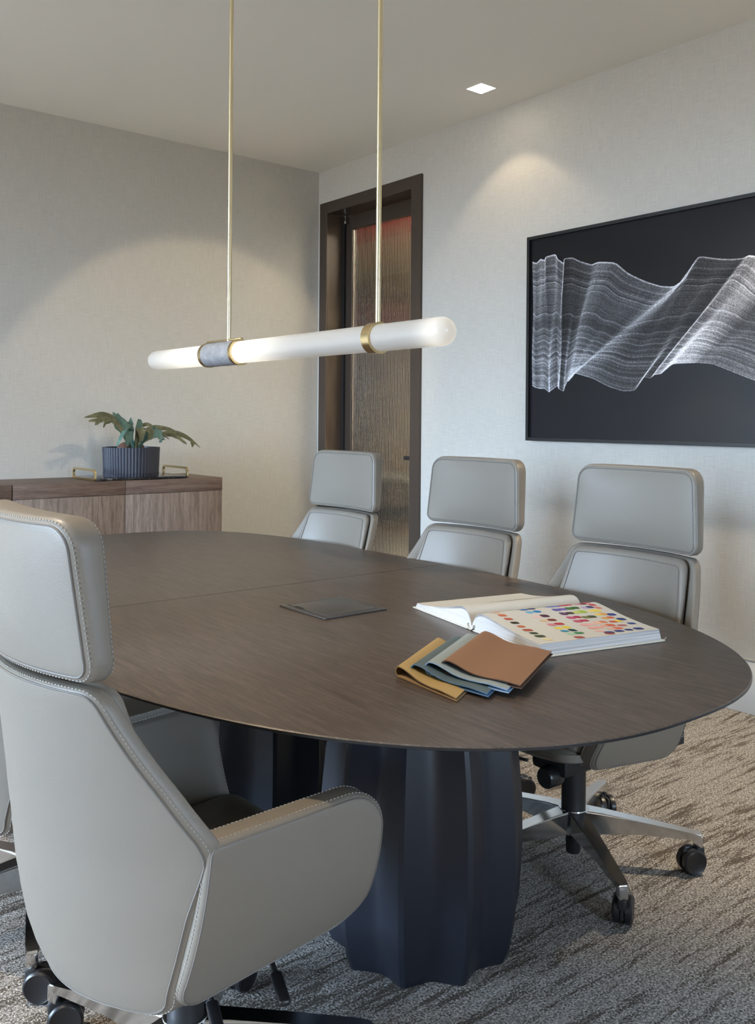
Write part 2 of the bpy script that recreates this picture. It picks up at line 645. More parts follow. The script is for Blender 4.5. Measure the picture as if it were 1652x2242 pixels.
cz = empty('credenza', (2.9, 2.4, 0))
mat_cz = M('slate_laminate', (0.05, 0.06, 0.075), 0.5)
box('body', (-0.25, -1.4, 0.16), (0.45, 1.6, 0.62), mat_cz, cz, 0.006)
box('plinth', (-0.2, -1.35, 0.0), (0.4, 1.55, 0.16), mat_tan, cz)
box('top', (-0.27, -1.42, 0.62), (0.47, 1.62, 0.65), M('pale_stone', (0.45, 0.44, 0.42), 0.4), cz, 0.004)
tag(cz, 'low dark slate credenza blurred behind the reeded glass door', 'cabinet')
cl = empty('corridor_fill_light', (1.6, -1.9, 3.1))  # lamp added out of view to brighten the corridor behind the glass
lm = M('corridor_fill_diffuser', (1, 1, 1), 0.5, emit=(1.0, 0.92, 0.80), estr=125.0)
box('frame', (-0.33, -0.93, -0.02), (0.33, 0.93, -0.0005), mat_white, cl, 0.003)
box('diffuser', (-0.3, -0.9, -0.026), (0.3, 0.9, -0.0201), lm, cl)
tag(cl, 'added unseen ceiling light brightening the corridor beyond the door', 'light')

# ------------------------------------------------------------------ table
TC = (-2.285, -2.888)
TA, TB, TN1, TN2 = 0.812, 1.51, 2.443, 3.7
TZ = 0.74
table = empty('conference_table', (TC[0], TC[1], 0))
tag(table, 'long oval dark oak conference table on fluted blue-black pedestals', 'table')


def rim_pt(th, off=0.0):
    c, s = math.cos(th), math.sin(th)
    n = TN1 if s < 0 else TN2
    x = (TA + off) * math.copysign(abs(c) ** (2 / n), c)
    y = (TB + off) * math.copysign(abs(s) ** (2 / n), s)
    return x, y


def half_top(sgn):
    ths = [(PI * k / 128) * sgn for k in range(129)]
    # denser where the superellipse is flat near the tips
    prof = [(-0.30, -0.038), (-0.09, -0.030), (-0.004, -0.0085), (0.0, -0.0065), (0.0, -0.002), (-0.002, 0.0), (-0.03, 0.0)]
    g = 0.0014 * sgn
    V, Fs = [], []
    n = len(ths)
    for off, dz in prof:
        for th in ths:
            x, y = rim_pt(th, off)
            V.append((x, (y if abs(y) > abs(g) else g), TZ + dz))
    for j in range(len(prof) - 1):
        for i in range(n - 1):
            Fs.append((j * n + i, j * n + i + 1, (j + 1) * n + i + 1, (j + 1) * n + i))
    # close: top cap, bottom cap and the straight seam face
    m = len(prof)
    Fs.append(tuple((m - 1) * n + i for i in range(n)))
    Fs.append(tuple(i for i in range(n))[::-1])
    Fs.append(tuple([j * n for j in range(m)] + [j * n + n - 1 for j in range(m - 1, -1, -1)]))
    o = mesh('tabletop_half', V, Fs, [mat_table, mat_tedge], table, 30)
    for p in o.data.polygons:
        p.material_index = 0 if (p.normal.z > 0.6) else 1
    return o


half_top(-1)
half_top(1)


def pedestal(cy, a0):
    prof = [(0.0, 0.222), (0.03, 0.235), (0.10, 0.248), (0.22, 0.256), (0.34, 0.254), (0.46, 0.243), (0.58, 0.222), (0.703, 0.196)]
    n = 120
    V, Fs = [], []
    for z, r in prof:
        for i in range(n):
            a = 2 * PI * i / n
            ph = ((a - a0) / (2 * PI) * 10) % 1.0
            u = abs(ph - 0.5) * 2                # 1 on the ridge, 0 in the valley
            rr = r * (1 - 0.155 * (1 - u ** 1.6))
            V.append((0.03 + rr * math.cos(a), cy - TC[1] + rr * math.sin(a), z))
    for j in range(len(prof) - 1):
        for i in range(n):
            k = (i + 1) % n
            Fs.append((j * n + i, j * n + k, (j + 1) * n + k, (j + 1) * n + i))
    Fs.append(tuple(range(n))[::-1])
    Fs.append(tuple(range((len(prof) - 1) * n, len(prof) * n)))
    return mesh('pedestal', V, Fs, mat_ped, table, 24)


pedestal(-3.64, R(181.6))
pedestal(-2.87, R(178))
pedestal(-2.12, R(176))

# power outlet lid let into the table
pw = empty('power_outlet_box', (-2.256, -3.266, TZ))
tag(pw, 'square grey flip-lid power outlet set into the tabletop', 'power outlet')
mat_grey = M('grey_anodised', (0.105, 0.10, 0.10), 0.38, metal=0.5)
bm = bmesh.new()
for lo, hi in (((-0.105, -0.108, 0), (-0.088, 0.108, 0.005)), ((0.088, -0.108, 0), (0.105, 0.108, 0.005)),
               ((-0.088, -0.108, 0), (0.088, -0.091, 0.005)), ((-0.088, 0.091, 0), (0.088, 0.108, 0.005))):
    add_box(bm, lo, hi, 0.0018, 2)
bm_obj('frame', bm, mat_grey, pw, 35)
box('lid', (-0.0865, -0.0895, 0.0002), (0.0865, 0.0895, 0.0062), mat_grey, pw, 0.0015)
box('finger_slot', (-0.0872, 0.02, 0.0058), (-0.080, 0.06, 0.0066), mat_dark, pw)

# ------------------------------------------------------------------ chairs
def interp(z, tab):
    xs = [t[0] for t in tab]
    return [float(np.interp(z, xs, [t[i] for t in tab])) for i in range(1, len(tab[0]))]


BACK = [(0.29, -0.215, 2.0), (0.32, -0.243, 2.0), (0.36, -0.264, 2.05), (0.42, -0.283, 2.15), (0.50, -0.298, 2.05), (0.59, -0.308, 2.0),
        (0.70, -0.318, 1.7), (0.80, -0.327, 1.3), (0.88, -0.335, 1.0), (1.12, -0.350, 0.85)]


def back_x(y, z):
    xc, k = interp(z, BACK)
    return xc + k * y * y


def zb_shell(x):
    return 0.316 + (x + 0.14) / 0.385 * 0.040


def arm_y(x, z):
    top = 0.308 + 0.04 * (x + 0.13)
    t = (z - zb_shell(x)) / (0.62 - zb_shell(x))
    t = max(0.0, min(1.05, t))
    return 0.226 + (top - 0.226) * (1 - abs(1 - t) ** 2.1)


def build_chair():
    ch = empty('office_chair')
    X = lambda y, z, d: (d, y, z)
    # headrest
    ol = round_poly([(-0.236, 0.867, 0.03), (0.236, 0.867, 0.03), (0.217, 1.115, 0.05), (-0.217, 1.115, 0.05)])
    p = Pad(ol, back_x, lambda y, z: back_x(y, z) * 0.55 + (-0.338) * 0.45 + 0.068, 0.016, X, 0.006, 0.012)
    hr = p.build('headrest', mat_leather, ch)
    tube('piping', p.rim(R(74), 0, 0.0004), 0.0019, mat_seam, hr, 6, True)
    tube('piping', p.rim(R(74), 1, 0.0004), 0.0019, mat_seam, hr, 6, True)
    stitches('stitching', p.rim(R(46), 0, 0.0004), None, mat_thread, hr)
    stitches('stitching', p.rim(R(46), 1, 0.0004), None, mat_thread, hr)
    # outer back shell
    ol = round_poly([(-0.224, 0.316, 0.05), (0.224, 0.316, 0.05), (0.312, 0.597, 0.10), (0.226, 0.859, 0.035),
                     (-0.226, 0.859, 0.035), (-0.312, 0.597, 0.10)])
    p = Pad(ol, back_x, lambda y, z: back_x(y, z) + 0.034, 0.011, X, 0.0, 0.0)
    bs = p.build('back_shell', mat_leather, ch)
    tube('piping', p.rim(R(70), 0, 0.0004), 0.0018, mat_seam, bs, 6, True)
    stitches('stitching', p.rim(R(30), 0, 0.0004), None, mat_thread, bs)
    # front back cushion
    ol = round_poly([(-0.18, 0.40, 0.05), (0.18, 0.40, 0.05), (0.246, 0.60, 0.09), (0.208, 0.857, 0.035),
                     (-0.208, 0.857, 0.035), (-0.246, 0.60, 0.09)])
    p = Pad(ol, lambda y, z: back_x(y, z) + 0.032, lambda y, z: back_x(y, z) * 0.85 + interp(z, BACK)[0] * 0.15 + 0.074, 0.018, X, 0.0, 0.008)
    bp = p.build('back_cushion', mat_leather, ch)
    q = [Vector((p.hi(a, b) + 0.0012, a, b)) for a, b in inset(p.P, 0.019)]
    tube('seam', q, 0.0014, mat_seam, bp, 6, True)
    # arms
    for s in (-1, 1):
        Y = lambda x, z, d, s=s: (x, s * d, z)
        ol = round_poly([(-0.148, 0.318, 0.05), (0.228, 0.358, 0.075), (0.212, 0.632, 0.075), (-0.126, 0.617, 0.02)])
        p = Pad(ol, lambda x, z: arm_y(x, z) - 0.055, arm_y, 0.012, Y, 0.0, 0.0)
        ar = p.build('armrest', mat_leather, ch)
        tube('piping', p.rim(R(66), 1, 0.0003), 0.0016, mat_seam, ar, 6, True)
        stitches('stitching', p.rim(R(8), 1, 0.0004), None, mat_thread, ar)
        stitches('stitching', p.rim(R(8), 0, 0.0004), None, mat_thread, ar)
    # seat
    Zf = lambda x, y, d: (x, y, d)
    ol = round_poly([(-0.19, -0.16, 0.05), (0.252, -0.225, 0.06), (0.252, 0.225, 0.06), (-0.19, 0.16, 0.05)])
    p = Pad(ol, lambda x, y: zb_shell(x) - 0.002 + 0.5 * y * y, lambda x, y: 0.405 + 0.0 * x, 0.026, Zf)
    ss = p.build('seat_shell', mat_leather, ch)
    stitches('stitching', p.rim(R(30), 1, 0.0004), None, mat_thread, ss)
    ol = round_poly([(-0.235, -0.17, 0.05), (0.232, -0.222, 0.04), (0.232, 0.222, 0.04), (-0.235, 0.17, 0.05)])
    p = Pad(ol, lambda x, y: 0.398, lambda x, y: 0.447 + 0.01 * (x > 0) * 0, 0.02, Zf, 0, 0.008)
    p.build('seat_cushion', mat_leather, ch)
    # mechanism
    me_ = box('tilt_mechanism', (-0.10, -0.065, 0.262), (0.11, 0.065, 0.318), mat_blackm, ch, 0.014)
    for s, x0 in ((-1, 0.02), (-1, 0.15)):
        m4 = Matrix.Translation((x0 - 0.02, s * 0.06, 0.285)) @ Matrix.Rotation(R(-18) * -s, 4, 'Z') @ Matrix.Rotation(R(14), 4, 'X')
        v, f = tube_geo([(0, 0, 0), (0, s * 0.10, 0)], 0.005, 8)
        stem = mesh('lever', [m4 @ q for q in v], f, mat_blackm, ch, 40)
        bm = bmesh.new()
        add_box(bm, (-0.011, -0.035, -0.007), (0.011, 0.035, 0.007), 0.006, 3, m4 @ Matrix.Translation((0, s * 0.13, 0)))
        bm_obj('lever_paddle', bm, mat_black, stem, 40)
    lathe('tension_knob', [(0, 0), (0.026, 0), (0.03, 0.006), (0.03, 0.05), (0.026, 0.056), (0, 0.056)], mat_black, ch, 24,
          m4=Matrix.Translation((0.09, 0.02, 0.262)) @ Matrix.Rotation(R(90), 4, 'Y'))
    lathe('column', [(0, 0.012), (0.019, 0.012), (0.021, 0.016), (0.021, 0.12), (0.0345, 0.121), (0.0345, 0.275), (0, 0.275)], mat_blackm, ch, 32)
    return ch


def caster(parent, loc, rz):
    c = empty('caster', loc, rz)
    c.parent = parent
    rw = 0.0355
    ax = Matrix.Rotation(R(90), 4, 'X')
    for s in (-1, 1):
        prof = [(0, -0.010), (rw - 0.006, -0.0105), (rw - 0.001, -0.008), (rw, -0.004), (rw, 0.005), (rw - 0.003, 0.0085), (rw - 0.005, 0.0095), (rw - 0.006, 0.0088), (0, 0.0088)]
        m4 = Matrix.Translation((-0.022, s * 0.0155, rw + 0.0005)) @ ax @ (Matrix.Rotation(PI, 4, 'X') if s > 0 else Matrix.Identity(4))
        lathe('wheel', prof, mat_black, c, 40, 40, m4)
    bm = bmesh.new()
    add_box(bm, (-0.050, -0.0045, 0.02), (0.012, 0.0045, 0.068), 0.003, 2)
    add_box(bm, (-0.012, -0.012, 0.044), (0.014, 0.012, 0.074), 0.006, 3)
    bm_obj('fork', bm, mat_blackm, c, 40)
    return c


def build_base(ch, a0, rots, rad=0.345):
    base = empty('star_base')
    base.parent = ch
    lathe('hub', [(0, 0.085), (0.036, 0.085), (0.046, 0.095), (0.047, 0.145), (0.042, 0.156), (0, 0.156)], mat_chrome, base, 40)
    leg_me = None
    for k in range(5):
        a = a0 + 2 * PI * k / 5
        if leg_me is None:
            # tapered box leg with a drop at the end
            st = [(0.03, 0.088, 0.155, 0.027), (0.08, 0.088, 0.150, 0.0235), (0.20, 0.094, 0.132, 0.0185), (rad - 0.016, 0.090, 0.112, 0.0155), (rad + 0.010, 0.084, 0.108, 0.0145)]
            bm = bmesh.new()
            rows = []
            for x, z0, z1, hw in st:
                rows.append([bm.verts.new(q) for q in ((x, -hw * 0.8, z0), (x, hw * 0.8, z0), (x, hw, z1), (x, -hw, z1))])
            for i in range(len(rows) - 1):
                for j in range(4):
                    bm.faces.new((rows[i][j], rows[i][(j + 1) % 4], rows[i + 1][(j + 1) % 4], rows[i + 1][j]))
            bm.faces.new(rows[0]); bm.faces.new(rows[-1][::-1])
            long_e = [e for e in bm.edges if abs(e.verts[0].co.x - e.verts[1].co.x) > 0.005] + [e for e in bm.edges if min(v.co.x for v in e.verts) > rad]
            bmesh.ops.bevel(bm, geom=list(set(long_e)), offset=0.004, segments=2, affect='EDGES')
            add_box(bm, (rad - 0.015, -0.013, 0.070), (rad + 0.0105, 0.013, 0.105), 0.005, 2)
            o = bm_obj('base_leg', bm, mat_chrome, base, 40)
            leg_me = o.data
        else:
            o = link('base_leg', leg_me, None, base)
        o.rotation_euler = (0, 0, a)
        caster(base, (rad * math.cos(a), rad * math.sin(a), 0), rots[k])
    return base


proto = build_chair()
CG = 'taupe leather swivel chairs around the table'
chairs = [
    # hub xy, facing, leg angle in world, caster headings, label
    ((-2.955, -3.762), R(0.3), R(112), 'taupe leather swivel chair in the foreground with its back to the camera'),
    ((-2.965, -2.975), R(1), R(-110), 'taupe leather swivel chair mostly hidden behind the foreground chair at the left edge'),
    ((-1.660, -3.632), R(177.5), R(-121), 'taupe leather swivel chair below the framed print, nearest the open book'),
    ((-1.665, -2.962), R(180), R(-54), 'middle of the three taupe leather chairs along the right wall'),
    ((-1.660, -2.172), R(180), R(-60), 'taupe leather swivel chair in front of the reeded glass door'),
]
rnd = random.Random(4)
for i, (xy, rz, la, lab) in enumerate(chairs):
    c = proto if i == 0 else copy_tree(proto)
    chairs[i] = (c, xy, rz, la, lab)
for i, (c, xy, rz, la, lab) in enumerate(chairs):
    c.location = (xy[0], xy[1], 0)
    c.rotation_euler = (0, 0, rz)
    tag(c, lab, 'chair', CG)
    heads = [rnd.uniform(0, 2 * PI) for _ in range(5)]
    if i == 2: heads = [R(-150) - rz, R(-25) - rz, R(60) - rz, R(120) - rz, R(200) - rz]
    if i == 0: heads[0] = R(155) - rz
    if i == 1: heads[0] = R(140) - rz
    if i >= 2:                      # the seats across the table are set a little higher
        for k in c.children:
            k.location.z += 0.014
    build_base(c, la - rz, heads)
    if i == 2:
        tg = box('fabric_tag', (-0.174, 0.243, 0.372), (-0.142, 0.2445, 0.405), mat_blackm, c)
        tag(tg, 'small black fabric tag with a grey ring')
        pts = [(-0.164 + 0.0042 * math.cos(a), 0.2452, 0.397 + 0.0042 * math.sin(a)) for a in np.linspace(0, 2 * PI, 20, endpoint=False)]
        tube('ring_mark', pts, 0.0009, M('grey_print', (0.3, 0.32, 0.33), 0.6), tg, 6, True)

# ------------------------------------------------------------------ pendant lamp
PX, PZ = -2.3, 1.473
pend = empty('pendant_lamp', (PX, -3.0, H))
tag(pend, 'horizontal frosted glass tube pendant with marble sleeve on two brass rods', 'pendant lamp')
OY, OZ = -3.0, H


def along_y(prof, n=48):
    """profile (radius, y in the room) turned about the lamp's axis"""
    return prof


def lathe_y(name, prof, mat, parent, n=48, smooth=35):
    m4 = Matrix.Translation((0, 0, PZ - OZ)) @ Matrix.Rotation(R(-90), 4, 'X')
    return lathe(name, [(r, y - OY) for r, y in prof], mat, parent, n, smooth, m4)


mat_tube = M('lit_opal_glass', (0.22, 0.22, 0.22), 0.3)
t = NT(mat_tube)
# the two lamps sit beside the sleeve and towards the near end: brighter glass around them
tc = t.n('ShaderNodeTexCoord')
sx = t.n('ShaderNodeSeparateXYZ')
t.l(tc.outputs['Object'], sx.inputs[0])
yy = sx.outputs['Y']
es = 0.16
tot = None
for yc, sg, amp in ((0.46, 0.22, 0.5), (0.10, 0.17, 0.5), (-0.745, 0.05, 0.30)):
    q = t.math('DIVIDE', t.math('SUBTRACT', yy, yc), sg)
    g = t.math('POWER', 2.718, t.math('MULTIPLY', t.math('MULTIPLY', q, q), -1.0))
    g = t.math('MULTIPLY', g, amp)
    tot = g if tot is None else t.math('ADD', tot, g)
t.l(t.math('ADD', tot, es), t.b.inputs['Emission Strength'])
t.b.inputs['Emission Color'].default_value = (1.0, 0.93, 0.80, 1)
RT = 0.0345
cap = [(RT * math.cos(a), RT * math.sin(a)) for a in np.linspace(0, PI / 2, 9)]
lathe_y('glass_tube', [(r, -3.779 + RT - s) for r, s in cap[::-1]] + [(r, -2.211 - RT + s) for r, s in cap], mat_tube, pend)
mat_marble = M('grey_marble', (0.50, 0.50, 0.51), 0.35)
t = NT(mat_marble)
v = t.coords()
t.color(t.ramp(t.noise(v, 30, 5, 0.65, 1.2), [(0.35, (0.19, 0.195, 0.21)), (0.55, (0.26, 0.265, 0.28)), (0.72, (0.35, 0.35, 0.36))]))


def ring(y0, y1, ro, ri, nm, mat):
    return lathe_y(nm, [(ri, y0), (ro, y0), (ro, y1), (ri, y1), (ri, y0)], mat, pend)


ring(-2.816, -2.638, 0.0392, 0.0347, 'marble_sleeve', mat_marble)
ring(-2.832, -2.8165, 0.0408, 0.0347, 'brass_ring', mat_brass)
ring(-2.6375, -2.622, 0.0408, 0.0347, 'brass_ring', mat_brass)
ring(-3.518, -3.488, 0.0408, 0.0347, 'brass_ring', mat_brass)
box('sleeve_bar', (-0.006, -2.835 - OY, PZ + 0.040 - OZ), (0.006, -2.62 - OY, PZ + 0.046 - OZ), mat_brass, pend, 0.001)
for y in (-2.757, -3.508):
    rod = lathe('rod', [(0, PZ + 0.038 - OZ), (0.0068, PZ + 0.038 - OZ), (0.0068, -0.03), (0, -0.03)], mat_brassl, pend, 20, loc=(0, y - OY, 0))
    lathe('ceiling_rose', [(0, -0.03), (0.045, -0.03), (0.05, -0.025), (0.05, -0.0005), (0, -0.0005)], mat_brassl, rod, 32, loc=(0, y - OY, 0))

# ------------------------------------------------------------------ recessed downlights
mat_lens = M('downlight_lens', (1, 1, 1), 0.4, emit=(1.0, 0.90, 0.74), estr=14.0)


def downlight(x, y, label, aim=None, watts=SPOT_W, half=48, blend=0.35):
    d = empty('downlight', (x, y, H))
    tag(d, label, 'downlight', 'square recessed ceiling downlights')
    s = 0.0545
    bm = bmesh.new()
    for lo, hi in (((-s - 0.004, -s - 0.004, -0.003), (-s, s + 0.004, -0.0003)), ((s, -s - 0.004, -0.003), (s + 0.004, s + 0.004, -0.0003)),
                   ((-s, -s - 0.004, -0.003), (s, -s, -0.0003)), ((-s, s, -0.003), (s, s + 0.004, -0.0003))):
        add_box(bm, lo, hi)
    bm_obj('rim', bm, mat_white, d)
    box('lens', (-s, -s, -0.0022), (s, s, -0.0003), mat_lens, d)
    l = bpy.data.lights.new('downlight_beam', 'SPOT')
    l.energy = watts
    l.color = WARM
    l.spot_size = R(2 * half)
    l.spot_blend = blend
    l.shadow_soft_size = 0.022
    o = bpy.data.objects.new('downlight_beam', l)
    COL.objects.link(o)
    o.location = (x, y, H - 0.012)
    v = Vector(aim if aim else (x, y, 0)) - Vector(o.location)
    o.rotation_euler = v.to_track_quat('-Z', 'Y').to_euler()


downlight(-0.307, -1.91, 'small square downlight glowing in the ceiling above the framed print', half=50, blend=0.3, watts=SPOT_W * 0.05)
downlight(-0.307, -4.15, 'square ceiling downlight near the far end of the framed print', aim=(-0.22, -3.25, 0), half=36, blend=0.6, watts=SPOT_W * 1.7)
downlight(-0.92, -2.86, 'square ceiling downlight tilted towards the sideboard wall', aim=(-0.92, 0, 0.98), half=25, blend=0.18, watts=SPOT_W * 0.52)
downlight(-3.75, -3.0, 'square ceiling downlight above the left side of the table', half=50)
downlight(-5.4, -1.4, 'added unseen square downlight in the corner by the window wall', half=50, watts=SPOT_W * 1.4)  # added out of view with the next two for warm ceiling bounce
downlight(-5.4, -5.4, 'added unseen square downlight near the middle of the window wall', half=50, watts=SPOT_W * 1.4)
downlight(-4.6, -7.2, 'added unseen square downlight at the end of the room behind the camera', half=50, watts=SPOT_W * 1.4)

# ------------------------------------------------------------------ sideboard, tray, plant
SBZ = 0.911
sb = empty('sideboard', (-2.3, -0.24, 0))
tag(sb, 'walnut sideboard with flat doors standing against the back wall', 'sideboard')
ox, oy = -2.3, -0.24
def sbx(name, lo, hi, mat, parent=sb, bevel=0.0015):
    return box(name, (lo[0] - ox, lo[1] - oy, lo[2]), (hi[0] - ox, hi[1] - oy, hi[2]), mat, parent, bevel)
sbx('carcass', (-3.49, -0.455, 0.06), (-1.036, -0.004, SBZ - 0.012), mat_sbh)
sbx('plinth', (-3.45, -0.42, 0.0), (-1.08, -0.03, 0.06), mat_dark)
sbx('top_panel', (-3.50, -0.457, SBZ - 0.0118), (-1.033, -0.003, SBZ), mat_sbh)
edges = [-3.50, -2.875, -2.2635, -1.6475, -1.033]
for k in range(4):
    g0 = 0.003 if k != 2 else 0.003
    x0, x1 = edges[k] + 0.0012 + (0.003 if k == 2 else 0), edges[k + 1] - 0.0012
    sbx('drawer_rail', (x0, -0.480, SBZ - 0.076), (x1, -0.4575, SBZ), mat_sbh)
    sbx('door_panel', (x0, -0.478, 0.07), (x1, -0.4575, SBZ - 0.0775), mat_sbv)

tray = empty('serving_tray', (-1.52, -0.265, SBZ))
tag(tray, 'dark glossy marble tray with brass handles on the sideboard', 'tray')
mat_tray = M('black_marble', (0.02, 0.018, 0.018), 0.08, spec=0.6)
t = NT(mat_tray)
t.color(t.ramp(t.noise(t.coords(), 16, 6, 0.7, 1.5), [(0.5, (0.012, 0.011, 0.012)), (0.6, (0.03, 0.027, 0.027)), (0.66, (0.30, 0.27, 0.24)), (0.7, (0.02, 0.018, 0.018))]))
box('slab', (-0.275, -0.175, 0.0003), (0.275, 0.175, 0.014), mat_tray, tray, 0.004)
for s in (-1, 1):
    ol = round_poly([(-0.165, 0.002, 0.006), (0.165, 0.002, 0.006), (0.165, 0.066, 0.026), (-0.165, 0.066, 0.026)], 0.008)
    Q = [(y, z) for y, z in ol]
    inn = inset(ol, 0.0125)
    V, Fs = [], []
    n = len(ol)
    xs0, xs1 = (s * 0.2755, s * 0.287)
    for x in (xs0, xs1):
        V += [(x, y, z) for y, z in ol]
        V += [(x, y, z) for y, z in inn]
    for i in range(n):
        j = (i + 1) % n
        Fs += [(i, j, n + j, n + i), (2 * n + j, 2 * n + i, 3 * n + i, 3 * n + j), (j, i, 2 * n + i, 2 * n + j), (n + i, n + j, 3 * n + j, 3 * n + i)]
    mesh('handle', V, Fs, mat_brass, tray, 40)

PTX, PTY, PTZ = -1.518, -0.262, SBZ + 0.0145
pot = empty('plant_pot', (PTX, PTY, PTZ))
tag(pot, 'round ribbed navy black planter on the tray', 'planter')


def ribbed(name, z0, z1, r0, r1, rin, mat):
    nrib = 54
    n = nrib * 6
    V, Fs = [], []
    def rr(r, i): 
        ph = (i % 6) / 6
        return r - 0.0042 * (1 - abs(math.sin(PI * ph)) ** 0.7)
    rows = [(z0, r0, True), (z1, r1, True), (z1, r1 - 0.011, False), (rin, r1 - 0.013, False)]
    for z, r, rib in rows:
        for i in range(n):
            a = 2 * PI * i / n
            q = rr(r, i) if rib else r
            V.append((q * math.cos(a), q * math.sin(a), z))
    for j in range(len(rows) - 1):
        for i in range(n):
            k = (i + 1) % n
            Fs.append((j * n + i, j * n + k, (j + 1) * n + k, (j + 1) * n + i))
    Fs.append(tuple(range(n))[::-1])
    Fs.append(tuple(range(3 * n, 4 * n)))
    return mesh(name, V, Fs, mat, pot, 30)


ribbed('saucer', 0.0, 0.020, 0.157, 0.160, 0.012, mat_pot)
ribbed('bowl', 0.0205, 0.168, 0.158, 0.164, 0.13, mat_pot)
lathe('moss_bed', [(0, 0.131), (0.1505, 0.131), (0.1505, 0.148), (0.1, 0.158), (0, 0.163)], mat_soil, pot, 40)

plant = empty('staghorn_fern', (PTX, PTY, PTZ + 0.148))
tag(plant, 'staghorn fern with arching antler-like green leaves in the ribbed planter', 'plant')


def leaf_mat(name, c1, c2):
    m = M(name, c1, 0.5)
    t = NT(m)
    v = t.coords()
    t.color(t.ramp(t.noise(v, 26, 4, 0.65), [(0.36, c1), (0.64, c2)]))
    t.bump(t.noise(t.coords((1, 1, 1)), 120, 2), 0.25, 0.002)
    return m


lm_g = leaf_mat('blue_green_leaf', (0.045, 0.115, 0.095), (0.12, 0.21, 0.165))
lm_o = leaf_mat('olive_leaf', (0.065, 0.07, 0.03), (0.15, 0.15, 0.075))
lm_b = leaf_mat('brown_shield_leaf', (0.09, 0.035, 0.028), (0.17, 0.085, 0.06))
lm_l = leaf_mat('pale_green_leaf', (0.24, 0.29, 0.09), (0.34, 0.38, 0.15))
K = 1 / 5.33


def lp(cx, cy, dy):
    """sketch units of the plant -> local metres (x, y, z)"""
    return Vector(((cx - 778) * K * 0.00283, dy, (528 - cy) * K * 0.00262))


def smooth_path(P, n):
    P = [Vector(p) for p in P]
    out = []
    m = len(P) - 1
    for i in range(n + 1):
        u = i / n * m
        k = min(int(u), m - 1)
        f = u - k
        p0 = P[max(k - 1, 0)]; p1 = P[k]; p2 = P[k + 1]; p3 = P[min(k + 2, m)]
        out.append(0.5 * ((2 * p1) + (p2 - p0) * f + (2 * p0 - 5 * p1 + 4 * p2 - p3) * f * f + (3 * p1 - p0 - 3 * p2 + p3) * f ** 3))
    return out


def blade(V, Fs, path, width, side, cup=0.25):
    """ribbon with a folded midrib and rounded underside"""
    n = 16
    P = smooth_path(path, n)
    k0 = len(V)
    for i, p in enumerate(P):
        t = (P[min(i + 1, n)] - P[max(i - 1, 0)]).normalized()
        s = Vector(side); s = (s - t * s.dot(t))
        if s.length < 1e-4: s = t.orthogonal()
        s.normalize()
        nm = t.cross(s).normalized()
        if nm.z < 0: nm = -nm
        u = i / n
        wd = float(np.interp(u, [q[0] for q in width], [q[1] for q in width]))
        wob = 0.12 * math.sin(u * 17 + k0)
        for j, q in enumerate((-1, -0.5, 0, 0.5, 1)):
            V.append(p + s * wd * q * (1 + wob * (1 if q > 0 else -1)) + nm * (cup * wd * abs(q) - 0.0))
        for j, q in enumerate((0.5, 0, -0.5)):
            V.append(p + s * wd * q + nm * (cup * wd * abs(q) - 0.0022))
    m = 8
    for i in range(n):
        for j in range(m):
            j2 = (j + 1) % m
            Fs.append((k0 + i * m + j, k0 + i * m + j2, k0 + (i + 1) * m + j2, k0 + (i + 1) * m + j))
    Fs.append(tuple(k0 + j for j in range(m))[::-1])
    Fs.append(tuple(k0 + n * m + j for j in range(m)))


def leaf(ribs, mat):
    V, Fs = [], []
    for path, width, side in ribs:
        blade(V, Fs, [lp(*p) for p in path], [(u, wv * K * 0.0034) for u, wv in width], side)
    return mesh('leaf', V, Fs, mat, plant, 50)


WB = [(0, 14), (0.25, 16), (0.5, 44), (0.72, 52), (1, 4)]
WN = [(0, 10), (0.4, 22), (0.75, 30), (1, 5)]
WF = [(0, 16), (0.5, 20), (0.85, 16), (1, 2)]
YS, XS = (0.25, 1, 0.1), (1, 0.2, 0.2)
leaf([([(790, 520, 0), (700, 350, -.01), (620, 250, -.015), (520, 150, -.02), (400, 115, -.03), (215, 138, -.04)], [(0, 14), (0.35, 22), (0.6, 46), (0.78, 34), (1, 3)], (0.1, 0.45, 0.9)),
      ([(520, 170, -.03), (420, 165, -.06), (330, 165, -.09), (215, 182, -.10)], WF, (0.1, 0.5, 0.85)),
      ([(480, 170, -.05), (380, 165, -.085), (330, 185, -.1), (278, 225, -.11)], WF, (0.1, 0.5, 0.85)),
      ([(500, 170, -.05), (450, 185, -.08), (410, 210, -.09), (385, 255, -.095)], [(0, 16), (0.6, 26), (1, 8)], (0.8, 0.6, 0.1))], lm_o)
leaf([([(795, 520, .01), (740, 390, .02), (690, 280, .03), (640, 180, .04), (603, 70, .05)], [(0, 14), (0.3, 30), (0.6, 62), (0.8, 46), (1, 2)], XS),
      ([(720, 300, .03), (690, 200, .035), (648, 80, .045)], [(0, 40), (0.5, 42), (1, 2)], XS)], lm_g)
leaf([([(785, 520, -.02), (730, 400, -.05), (690, 310, -.08), (640, 280, -.10), (570, 350, -.12), (507, 470, -.13)], [(0, 12), (0.3, 16), (0.55, 34), (0.8, 26), (1, 9)], (0.5, -0.8, 0.3)),
      ([(690, 285, -.09), (655, 310, -.11), (640, 400, -.12), (638, 470, -.12)], [(0, 20), (0.45, 34), (0.8, 30), (1, 8)], (1, 0.1, 0)),
      ([(650, 290, -.09), (700, 272, -.08), (750, 262, -.07)], [(0, 20), (0.5, 22), (1, 4)], (0.1, 1, 0.3))], lm_g)
leaf([([(810, 520, .03), (800, 380, .05), (790, 270, .07), (800, 190, .08), (840, 215, .09)], [(0, 14), (0.4, 50), (0.75, 60), (1, 6)], XS),
      ([(790, 280, .06), (740, 210, .06), (680, 192, .05)], [(0, 40), (0.6, 26), (1, 3)], (0.3, 0.5, 0.8))], lm_g)
